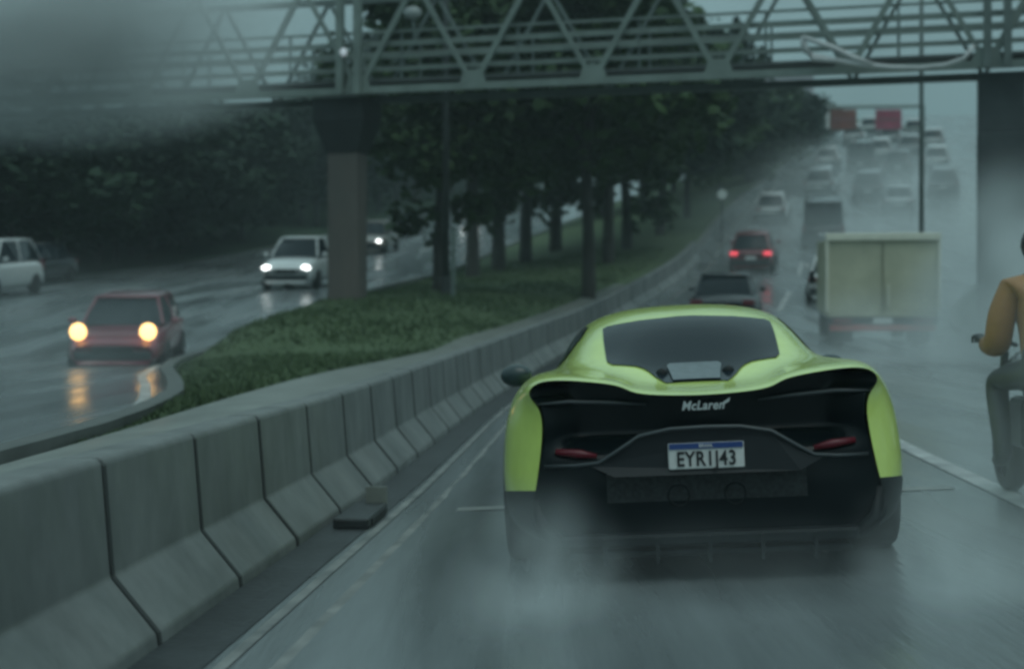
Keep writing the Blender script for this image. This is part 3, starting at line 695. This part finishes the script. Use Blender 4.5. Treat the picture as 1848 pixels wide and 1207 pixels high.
def pillar(label, t_, d, w, ztop_, zbase, cap=.95):
    p = bp(t_, d, 0); r = thing('bridge_pillar', label, 'pillar', (p.x, p.y, zbase), (0, 0, math.atan(-.27)), 'concrete pillars under the footbridge')
    Hh = ztop_ - zbase
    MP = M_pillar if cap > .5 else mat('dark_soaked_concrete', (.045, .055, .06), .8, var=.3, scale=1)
    MB().box((0, 0, (Hh - 1.3) / 2 - .5), (w, w * .9, Hh - 1.3 + 1)).build('shaft', MP, r, bevel=.05)
    c = MB(); a0, a1 = w * .53, w * .53 * (1 + .62 * cap)
    z0, z1, z2 = Hh - 1.32, Hh - .55, Hh
    for z, h in ((z0, a0), (z1, a1), (z2, a1)): c.v += [Vector((sx * h, sy * h * .95, z)) for sx, sy in ((-1, -1), (1, -1), (1, 1), (-1, 1))]
    c.f += [(0, 1, 2, 3)[::-1], (8, 9, 10, 11)] + [(q * 4 + k, q * 4 + (k + 1) % 4, q * 4 + 4 + (k + 1) % 4, q * 4 + 4 + k) for q in (0, 1) for k in range(4)]
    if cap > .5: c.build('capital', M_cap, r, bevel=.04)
    else: MB().box((0, 0, Hh - .65), (w - .02, w * .88, 1.3)).build('capital', MP, r)
    return r
p = bp(-.5, .85, 0)
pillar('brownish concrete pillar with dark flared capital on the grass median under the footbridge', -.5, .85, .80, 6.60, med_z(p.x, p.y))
p = bp(14.5, .85, 0)
pillar('hazy grey concrete pillar at the right edge under the footbridge', 14.42, .85, 1.0, 6.60, right_z(p.x, p.y) - .3, .02)
# sagging white cable and floodlight on the bridge
def bpx(px, py, d=-.28):
    r_ = (px - 924) / 2683; o0 = Vector((BX, BY, 0)) + nrm * d
    t_ = (r_ * o0.y - o0.x) / (1 + .27 * r_); q = o0 + Vector((1, -.27, 0)) * t_
    return Vector((q.x, q.y, 1.3 - (py - 567) / 2683 * q.y))
cable = [bpx(*q) for q in ((1449, 66), (1452, 90), (1468, 104), (1510, 110), (1560, 117), (1610, 122), (1660, 123), (1705, 118), (1740, 106), (1758, 82))]
o = MB().tube(cable, [.05, .10, .09, .06, .06, .05, .045, .045, .045, .04], 8).build('sagging_cable', mat('pale_cable_sheath', (.50, .52, .53), .5, var=.2, scale=2), None, True)
tag(o, 'pale sagging cable draped along the lower edge of the footbridge', 'cable')
o = MB().tube([bpx(1450, 68, -.33), bpx(1500, 85, -.33), bpx(1540, 104, -.33), bpx(1575, 116, -.33)], [.05, .06, .06, .04], 8).build('sagging_cable', MATS['pale_cable_sheath'], None, True)
tag(o, 'short pale cable running slantwise above the long sagging cable', 'cable')
fl = bpx(745, 30, -.12)
t = thing('floodlight', 'pale round floodlight fixed to the footbridge railing', 'lamp', fl)
MB().sphere((0, 0, .08), (.22, .14, .16), 14, 9).build('lamp_head', mat('dull_lamp_glass', (.26, .29, .29), .4), t, True)
MB().tube([(.0, .05, -.1), (.05, .1, -.5)], .04).build('bracket', M_steel_d, t)
g = bpx(620, 95, -.22); t = thing('floodlight', 'small bright lamp on the posts above the median pillar', 'lamp', g)
MB().sphere((0, 0, 0), (.09, .06, .1), 12, 8).build('lamp_head', mat('pale_lamp_glass', (.6, .63, .66), .2, emit=(.8, .9, 1), estr=.25), t, True)
MB().tube([(0, .02, .05), (0, .1, .2)], .03).build('bracket', M_steel_d, t)

# ------------------------------------------------------------------ poles
def lamp_pole(label, X, Y, zg, H, r0, m, arm):
    t = thing('street_lamp', label, 'street lamp', (X, Y, zg))
    MB().tube([(0, 0, -.1), (0, 0, H * .5), (0, 0, H)], [r0, r0 * .85, r0 * .6], 10).build('pole', m, t, True)
    MB().tube([(0, 0, H), (arm * .5, 0, H + .5), (arm, 0, H + .6)], r0 * .45, 8).build('arm', m, t, True)
    MB().sphere((arm * 1.12, 0, H + .58), (.4, .16, .09), 10, 6).build('lamp_head', M_steel_d, t, True)
    MB().tube([(0, 0, 0), (0, 0, .5)], [r0 * 1.5, r0 * 1.3], 10).build('base', m, t)
X = (805 - 924) / 2683 * 40; lamp_pole('dark street lamp pole among the median trees right of the pillar', X, 40, med_z(X, 40), 14, .10, M_pole, -2.0)
X = (818 - 924) / 2683 * 39; t = thing('marker_post', 'slim pale grey post on the grass beside the dark lamp pole', 'post', (X, 39, med_z(X, 39)))
MB().tube([(0, 0, -.1), (0, 0, 1.75)], .06, 10).build('post', M_steel, t); MB().sphere((0, 0, 1.76), .07).build('cap', M_steel_d, t, True)
X = (1663 - 924) / 2683 * 42; lamp_pole('thin tall lamp pole rising past the footbridge on the right side', X, 42, gm(42) + .15, 13, .075, M_steel_d, 2.2)
X = (1303 - 924) / 2683 * 60; z0 = med_z(X, 60); t = thing('round_sign', 'small pale round sign on a slim post against the dark trees', 'road sign', (X, 60, z0))
zt_ = 1.3 + (567 - 351) / 2683 * 60 - z0
MB().tube([(0, 0, -.1), (0, 0, zt_)], .03).build('post', M_pole, t)
sg = MB(); sg.disc_ring((0, 0, 0), [(-.02, 0), (-.02, .2), (.02, .2), (.02, 0)], 20)
o = sg.build('sign_face', mat('pale_sign', (.55, .6, .58), .5), t); o.location = (0, -.05, zt_); o.rotation_euler = (0, 0, rad(90))

# ------------------------------------------------------------------ sign gantry far up the hill
Yg = 112
t = thing('sign_gantry', 'overhead gantry far up the hill carrying two dark red road signs', 'gantry', (0, Yg, 0))
def gx(px): return (px - 924) / 2683 * Yg
def gz(py): return 1.3 - (py - 567) / 2683 * Yg
MB().tube([(gx(1485), 0, gz(194)), (gx(1668), 0, gz(192))], .13, 8).tube([(gx(1485), 0, gz(234)), (gx(1668), 0, gz(232))], .10, 8).build('crossbeam', M_steel, t)
for px in (1487, 1666):
    z_ = med_z(gx(px), Yg) if px < 1500 else road_z(12, Yg)
    MB().tube([(gx(px), .1, z_ - .3), (gx(px), .1, gz(190))], .16, 8).build('post', M_steel_d, t)
MB().box((gx(1493), -.2, gz(216)), (.22, .05, 1.5)).build('side_strip', M_plate, t)
for px, c in ((1521, (.15, .04, .03)), (1602, (.28, .035, .08))):
    sp = MB().box((gx(px), -.25, gz(217)), (1.95, .1, 1.5)).build('sign_panel', mat('dark_red_sign_%d' % px, c, .5, var=.3, scale=1.2), t, bevel=.03)
    MB().box((gx(px), -.31, gz(217)), (1.6, .02, .18)).build('sign_stripe', mat('dull_sign_stripe', (.16, .07, .08), .5), sp)

# ------------------------------------------------------------------ hazy buildings beyond the bridge
def building(label, px, w, h, Y, c, floors, cols):
    X = (px - 924) / 2683 * Y; z = right_z(X, Y) - 1 if X > xb(Y) + wr(Y) else med_z(X, Y) - 1
    t = thing('apartment_building', label, 'building', (X, Y, z))
    MB().box((0, 0, h / 2), (w, 12, h)).build('wall', mat('render_' + str(px), c, .8, var=.12, scale=.3), t)
    MB().box((0, 0, h + .25), (w + .5, 12.5, .5)).build('roof', mat('grey_roof', (.16, .17, .18), .8), t)
    for i in range(floors):
        for k in range(cols):
            MB().box((-w / 2 + (k + .5) * w / cols, -6.02, 2.2 + i * (h - 2) / floors), (w / cols * .5, .08, (h - 2) / floors * .45)).build('window', M_glass, t)
building('mauve grey building block fading in the mist behind the footbridge trees', 1388, 11.5, 12.0, 232, (.32, .30, .34), 3, 4)

# ------------------------------------------------------------------ trees
def crown_mesh(name, seed, rx, rz, nclump, nleaf, ls, mat_):
    r = random.Random(seed); v, f = [], []
    for c in range(nclump):
        while True:
            p = Vector((r.uniform(-1, 1), r.uniform(-1, 1), r.uniform(-1, 1)))
            if .25 < p.length < 1: break
        p = p * (0.75 + .25 * r.random())
        cc = Vector((p.x * rx, p.y * rx, p.z * rz)); cr = r.uniform(.16, .34) * rx
        for k in range(nleaf):
            q = Vector((r.gauss(0, 1), r.gauss(0, 1), r.gauss(0, .7))).normalized() * cr * r.random() ** .5
            o_ = cc + q
            e = Euler((r.uniform(-.9, .9), r.uniform(-.9, .9), r.uniform(0, 6.28))).to_matrix()
            s = ls * r.uniform(.6, 1.4)
            n = len(v)
            v += [o_ + e @ Vector(a) * s for a in ((-.5, -.3, 0), (.1, -.45, .08), (.6, 0, -.05), (.1, .45, .08), (-.5, .3, 0))]
            f.append((n, n + 1, n + 2, n + 3, n + 4))
    me = bpy.data.meshes.new(name); me.from_pydata([tuple(q) for q in v], [], f); me.update(); me.materials.append(mat_)
    return me
CROWNS = [crown_mesh('crown', 11 + i, 1.0, (0.85, 1.05, .75, .95)[i % 4], 48, 130, .08, (M_leaf, M_leaf, M_leaf2, M_leaf2)[i]) for i in range(4)]
def trunk_mesh(seed, H):
    r = random.Random(seed); m = MB(); lean = r.uniform(-.06, .06)
    pts = [(0, 0, -.05), (lean * .3 + .01, 0, .15), (lean, r.uniform(-.02, .02), .45), (lean * 1.4, 0, .8)]
    m.tube(pts, [.042, .032, .026, .012], 9)
    for k in range(5):
        a = r.random() * 6.28; z = r.uniform(.38, .62)
        m.tube([(lean, 0, z - .05), (lean + math.cos(a) * .12, math.sin(a) * .12, z + .12), (lean + math.cos(a) * .26, math.sin(a) * .26, z + .25)], [.016, .011, .004], 6)
    me = bpy.data.meshes.new('trunk'); me.from_pydata([tuple(q) for q in m.v], [], m.f); me.update(); me.materials.append(M_trunk)
    return me
TRUNKS = [trunk_mesh(i, 1) for i in range(4)]
rt = random.Random(21)
def tree_at(X, Y, z, H, W, label, group, kind, low=.32, zs=1.0):
    t = thing('tree', label, 'tree', (X, Y, z), (0, 0, rt.random() * 6.28), group)
    tk = bpy.data.objects.new('trunk', TRUNKS[rt.randrange(4)]); link(tk, t); tk.scale = (H * zs, H * zs, H)
    cr = bpy.data.objects.new('crown', CROWNS[kind]); link(cr, t)
    cr.location = (0, 0, H * (low + 1) / 2); cr.scale = (W / 2, W / 2, H * (1 - low) / 2)
    return t
def tz(px, py, Y): return 1.3 - (py - 567) / 2683 * Y
G1 = 'tall trees on the grass median'
for lb, px, Y, top, W, kind, low in (
    ('big median tree with a thick leaning dark trunk above the green sports car', 1062, 45, -90, 8.5, 0, .42),
    ('median tree whose dark trunk stands just right of the bridge pillar by the lamp pole', 792, 44, -60, 7.0, 1, .42),
    ('median tree with its trunk third from the pillar, in the gap between two bridge braces', 853, 56, -120, 8.5, 0, .36),
    ('median tree with its trunk beside the white oncoming car between the trunks', 900, 60, -140, 9.0, 1, .34),
    ('median tree with a slim trunk halfway between the lamp pole and the thick leaning trunk', 948, 64, -110, 9.5, 0, .32),
    ('median tree with a slim trunk just left of the thick leaning trunk', 1002, 70, -120, 10, 1, .30),
    ('median tree with trunk just right of the thick leaning trunk', 1098, 60, -60, 9.5, 0, .36),
    ('median tree second to the right of the thick leaning trunk', 1132, 66, -40, 10, 1, .28),
    ('median tree above the charcoal sedan with a low dark crown', 1190, 72, -10, 10.5, 2, .2)):
    X = (px - 924) / 2683 * Y; z = med_z(X, Y); tree_at(X, Y, z, tz(px, top, Y) - z, W, lb, G1, kind, low * .52, .55)
for px, Y, top, W, kind in ((1240, 80, 75, 9, 0), (1300, 88, 120, 9, 2), (1350, 97, 135, 9.5, 1), (1395, 106, 150, 9, 2), (1420, 118, 165, 9, 0), (1445, 130, 180, 9, 2), (1462, 142, 196, 8, 0), (1160, 95, 20, 11, 2), (1215, 108, 95, 11, 3), (1080, 100, 10, 12, 3), (1290, 118, 130, 11, 3), (1360, 135, 150, 11, 3)):
    X = (px - 924) / 2683 * Y; z = med_z(X, Y)
    tree_at(X, Y, z, tz(px, top, Y) - z, W, 'dark tree in the leafy belt climbing the hill left of the queuing cars', 'trees lining the climb', kind, .08, .6)
# trees beyond the oncoming road
for i in range(46):
    Y = 62 + 105 * (i / 45) ** 1.0 + rt.uniform(-4, 4)
    row = i % 3
    X = xo(Y) - 13 - 3.0 - row * 8 - rt.uniform(0, 4)
    z = left_z(X, Y); px = 924 + 2683 * X / Y
    top = rt.uniform(150, 200) if px < 590 else (rt.uniform(60, 140) if px < 700 else rt.uniform(-40, 60))
    H = max(7, min(19, tz(px, top, Y) - z))
    tree_at(X, Y, z, H, rt.uniform(8, 11.5), 'dark misty tree in the wood beyond the oncoming road', 'trees of the wood beyond the oncoming road', 2 + rt.randrange(2), .05, .5)
for i in range(12):
    Y = 52 + i * 3.2 + rt.uniform(-1, 1); X = -(924 - (-40 + i * 52 + rt.uniform(-20, 20))) / 2683 * Y
    if X > xo(Y) - 15: X = xo(Y) - 16 - rt.random() * 4
    z = left_z(X, Y); px = 924 + 2683 * X / Y
    tree_at(X, Y, z, tz(px, rt.uniform(165, 205), Y) - z, rt.uniform(8, 10), 'dark misty tree in the wood beyond the oncoming road', 'trees of the wood beyond the oncoming road', 2 + rt.randrange(2), .03, .5)
for px, Y, top in ((1705, 125, 235), (1745, 118, 225), (1790, 112, 215), (1835, 108, 190), (1800, 80, 260), (1846, 74, 250)):
    X = (px - 924) / 2683 * Y; X = max(X, xb(Y) + wr(Y) + 3); z = right_z(X, Y)
    tree_at(X, Y, z, max(4, tz(px, top, Y) - z), 8, 'hazy tree at the right hand roadside beyond the queue', 'trees on the right hand roadside', 2 + rt.randrange(2), .05, .5)

# ------------------------------------------------------------------ motorcyclist at the right edge
MX, MY = 3.15, 8.85; MZ = road_z(MX - xb(MY), MY); MROT = (0, 0, rad(-5))
mc = thing('motorcycle', 'dark motorcycle ridden by the person in orange rainwear', 'motorcycle', (MX, MY, MZ), MROT); mc.scale = (.92, .92, .92)
for y, r in ((-.55, .31), (.80, .31)):
    w_ = MB().disc_ring((0, 0, 0), [(-.06, r * .7), (-.06, r * .92), (-.03, r), (.03, r), (.06, r * .92), (.06, r * .7)], 28).build('wheel', M_rubber, mc, True); w_.location = (0, y, r)
    MB().disc_ring((0, 0, 0), [(-.04, .03), (-.03, r * .72), (.03, r * .72), (.04, .03)], 20).build('rim', M_rim, w_, True)
MB().sphere((0, .25, .85), (.16, .28, .14), 14, 8).build('fuel_tank', P_dark, mc, True)
MB().box((0, .15, .52), (.26, .42, .34)).build('engine', M_rim, mc, bevel=.05)
MB().sphere((0, -.32, .80), (.15, .42, .07), 14, 8).build('saddle', M_rubber, mc, True)
MB().tube([(0, -.55, .31), (0, -.1, .45), (0, .3, .7), (0, .55, .95)], .04).build('frame', M_rim, mc)
for s in (-1, 1):
    MB().tube([(s * .09, .80, .31), (s * .09, .58, .98)], .028).build('fork', M_rim, mc)
    MB().tube([(s * .02, .55, 1.02), (s * .21, .48, 1.08), (s * .315, .41, 1.06)], .016).build('handlebar', M_black, mc)
MB().box((0, -.72, .80), (.16, .06, .09)).build('taillight', M_redlens, mc, bevel=.02)
MB().box((0, -.76, .62), (.19, .02, .15)).build('licence_plate', M_plate, mc)
MB().tube([(.14, .1, .4), (.16, -.4, .42), (.17, -.75, .5)], .045).build('exhaust', M_rim, mc, True)
def skin(name, verts, edges, radii, m, parent=None, root=0):
    me = bpy.data.meshes.new(name); me.from_pydata(verts, edges, []); me.update(); me.materials.append(m)
    o = bpy.data.objects.new(name, me); link(o, parent)
    sk = o.modifiers.new('skin', 'SKIN'); sk.use_smooth_shade = True
    for i, s in enumerate(me.skin_vertices[0].data):
        r_ = radii[i]; s.radius = (r_, r_) if not isinstance(r_, tuple) else r_; s.use_root = (i == root)
    sb = o.modifiers.new('sub', 'SUBSURF'); sb.levels = 2; sb.render_levels = 2
    return o
M_pants = mat('dark_rain_trousers', (.028, .035, .038), .45, var=.2, scale=6)
M_orange = mat('orange_rainwear', (.30, .145, .045), .5, var=.12, scale=5, bump=.25, bscale=7)
M_skin = mat('skin', (.42, .25, .18), .55)
pv = [(0, -.28, .90), (0, -.24, 1.10), (0, -.17, 1.32), (0, -.12, 1.46), (0, -.08, 1.55), (0, -.05, 1.68)]
pe = [(0, 1), (1, 2), (2, 3), (3, 4), (4, 5)]; pr = [.16, .15, .17, .10, .065, .095]
hands = []
for s in (-1, 1):
    n = len(pv)
    pv += [(s * .21, -.13, 1.38), (s * .295, -.12, 1.08), (s * .30, .16, 1.02), (s * .295, .36, 1.07), (s * .295, .42, 1.07)]
    pe += [(3, n), (n, n + 1), (n + 1, n + 2), (n + 2, n + 3), (n + 3, n + 4)]; pr += [.075, .058, .042, .034, .036]
    for q, (dx, ln_) in enumerate(((-.033, .075), (-.011, .085), (.011, .08), (.033, .062))):
        m0 = len(pv); pv += [(s * .295 + dx, .455, 1.085), (s * .295 + dx, .455 + ln_ * .5, 1.07), (s * .295 + dx, .45 + ln_ * .45, 1.035)]
        pe += [(n + 4, m0), (m0, m0 + 1), (m0 + 1, m0 + 2)]; pr += [.010, .009, .008]
    m0 = len(pv); pv += [(s * .26, .40, 1.05), (s * .245, .43, 1.03)]; pe += [(n + 3, m0), (m0, m0 + 1)]; pr += [.012, .009]
    n = len(pv)
    pv += [(s * .12, -.24, .86), (s * .25, .16, .80), (s * .24, .02, .40), (s * .24, -.02, .30), (s * .245, .16, .27)]
    pe += [(0, n), (n, n + 1), (n + 1, n + 2), (n + 2, n + 3), (n + 3, n + 4)]; pr += [.11, .085, .062, .055, .045]
person = skin('person', pv, pe, pr, M_pants)
person.scale = (.92, .92, .92); person.location = (MX, MY, MZ); person.rotation_euler = MROT
tag(person, 'motorcyclist in an orange rain jacket cut off by the right edge', 'person')
jv = [(0, -.27, .88), (0, -.24, 1.06), (0, -.18, 1.28), (0, -.13, 1.42), (0, -.09, 1.50)]
je = [(0, 1), (1, 2), (2, 3), (3, 4)]; jr = [(.22, .19), (.20, .18), (.23, .19), (.15, .13), (.085, .085)]
for s in (-1, 1):
    n = len(jv); jv += [(s * .22, -.13, 1.385), (s * .29, -.14, 1.20), (s * .305, -.13, 1.02), (s * .30, .24, 1.035)]
    je += [(3, n), (n, n + 1), (n + 1, n + 2), (n + 2, n + 3)]; jr += [.10, .095, .095, .055]
skin('rain_jacket', jv, je, jr, M_orange, person)
MB().box((.02, -.46, 1.16), (.34, .16, .46)).build('backpack', M_matblack, person, True, 0, .05)
he = MB().sphere((0, -.04, 1.68), (.135, .155, .145), 20, 12).build('helmet', P_dark, person, True)
MB().sphere((0, .03, 1.67), (.125, .10, .065), 16, 8).build('visor', M_glass, he, True)
MB().sphere((0, .04, 1.655), (.09, .075, .09), 14, 10).build('face', M_skin, person, True)

# ------------------------------------------------------------------ air: haze, tyre spray and added veils
def vol_mat(name, dens, col=(.86, .93, .93), falloff=False, nscale=2.0, aniso=0.0):
    m = bpy.data.materials.new(name); m.use_nodes = True; t = m.node_tree; t.nodes.clear()
    o = t.nodes.new('ShaderNodeOutputMaterial'); p = t.nodes.new('ShaderNodeVolumePrincipled')
    p.inputs['Color'].default_value = (*col, 1); p.inputs['Density'].default_value = dens; p.inputs['Anisotropy'].default_value = aniso
    t.links.new(p.outputs[0], o.inputs['Volume'])
    if falloff:
        c = t.nodes.new('ShaderNodeTexCoord'); le = t.nodes.new('ShaderNodeVectorMath'); le.operation = 'LENGTH'
        t.links.new(c.outputs['Object'], le.inputs[0])
        a = t.nodes.new('ShaderNodeMapRange'); a.inputs[1].default_value = 1.0; a.inputs[2].default_value = 0.1; a.interpolation_type = 'SMOOTHSTEP'
        t.links.new(le.outputs['Value'], a.inputs[0])
        n = t.nodes.new('ShaderNodeTexNoise'); n.inputs['Scale'].default_value = nscale; n.inputs['Detail'].default_value = 2
        t.links.new(c.outputs['Object'], n.inputs['Vector'])
        b = t.nodes.new('ShaderNodeMapRange'); b.inputs[1].default_value = .35; b.inputs[2].default_value = .65
        t.links.new(n.outputs[0], b.inputs[0])
        m1 = t.nodes.new('ShaderNodeMath'); m1.operation = 'MULTIPLY'; t.links.new(a.outputs[0], m1.inputs[0]); t.links.new(b.outputs[0], m1.inputs[1])
        m2 = t.nodes.new('ShaderNodeMath'); m2.operation = 'MULTIPLY'; m2.inputs[1].default_value = dens; t.links.new(m1.outputs[0], m2.inputs[0])
        t.links.new(m2.outputs[0], p.inputs['Density'])
    return m
hz = MB().box((0, 155, 31), (374, 366, 70)).build('haze', vol_mat('haze_air', .0010, (.80, .95, .97)))
tag(hz, kind='stuff')
def spray(name, loc, size, dens, rot=(0, 0, 0), ns=1.3):
    o = MB().sphere((0, 0, 0), 1, 24, 16).build(name, vol_mat(name + '_mist', dens, falloff=True, nscale=ns, col=(.88, .95, .96)))
    o.location = loc; o.scale = size; o.rotation_euler = rot; tag(o, kind='stuff')
spray('spray', (0.10, 6.25, .14), (.50, .95, .54), 1.35)
spray('spray', (1.86, 6.25, .20), (.50, .95, .60), 1.5)
spray('spray', (.95, 6.0, .10), (1.3, 1.2, .45), .3)
spray('spray', (8.9, 25.6, 1.5), (2.3, 3.6, 3.0), 1.1)
spray('spray', (7.0, 26.6, .55), (3.6, 3.0, 1.5), .65)
spray('spray', (5.2, 16, .3), (2.2, 9, 1.2), .10)
spray('mist', (17.5, 72, 6.0), (12, 34, 4.8), .085, (rad(8), 0, rad(-14)))
spray('mist', (-9.6, 31, 7.3), (6.2, 3.6, 2.9), 2.4)  # added puff veiling the bridge's left end, imitates a smeared windscreen
spray('mist', (-5.5, 15, 1.0), (3.6, 7, 1.3), .03)
spray('spray', (2.75, 7.5, .75), (.75, 1.0, 1.1), .5)  # added puff in front of the rider, veils and softens the figure
spray('mist', (-5.6, 21, 1.0), (2.4, 3.2, 1.3), .06)
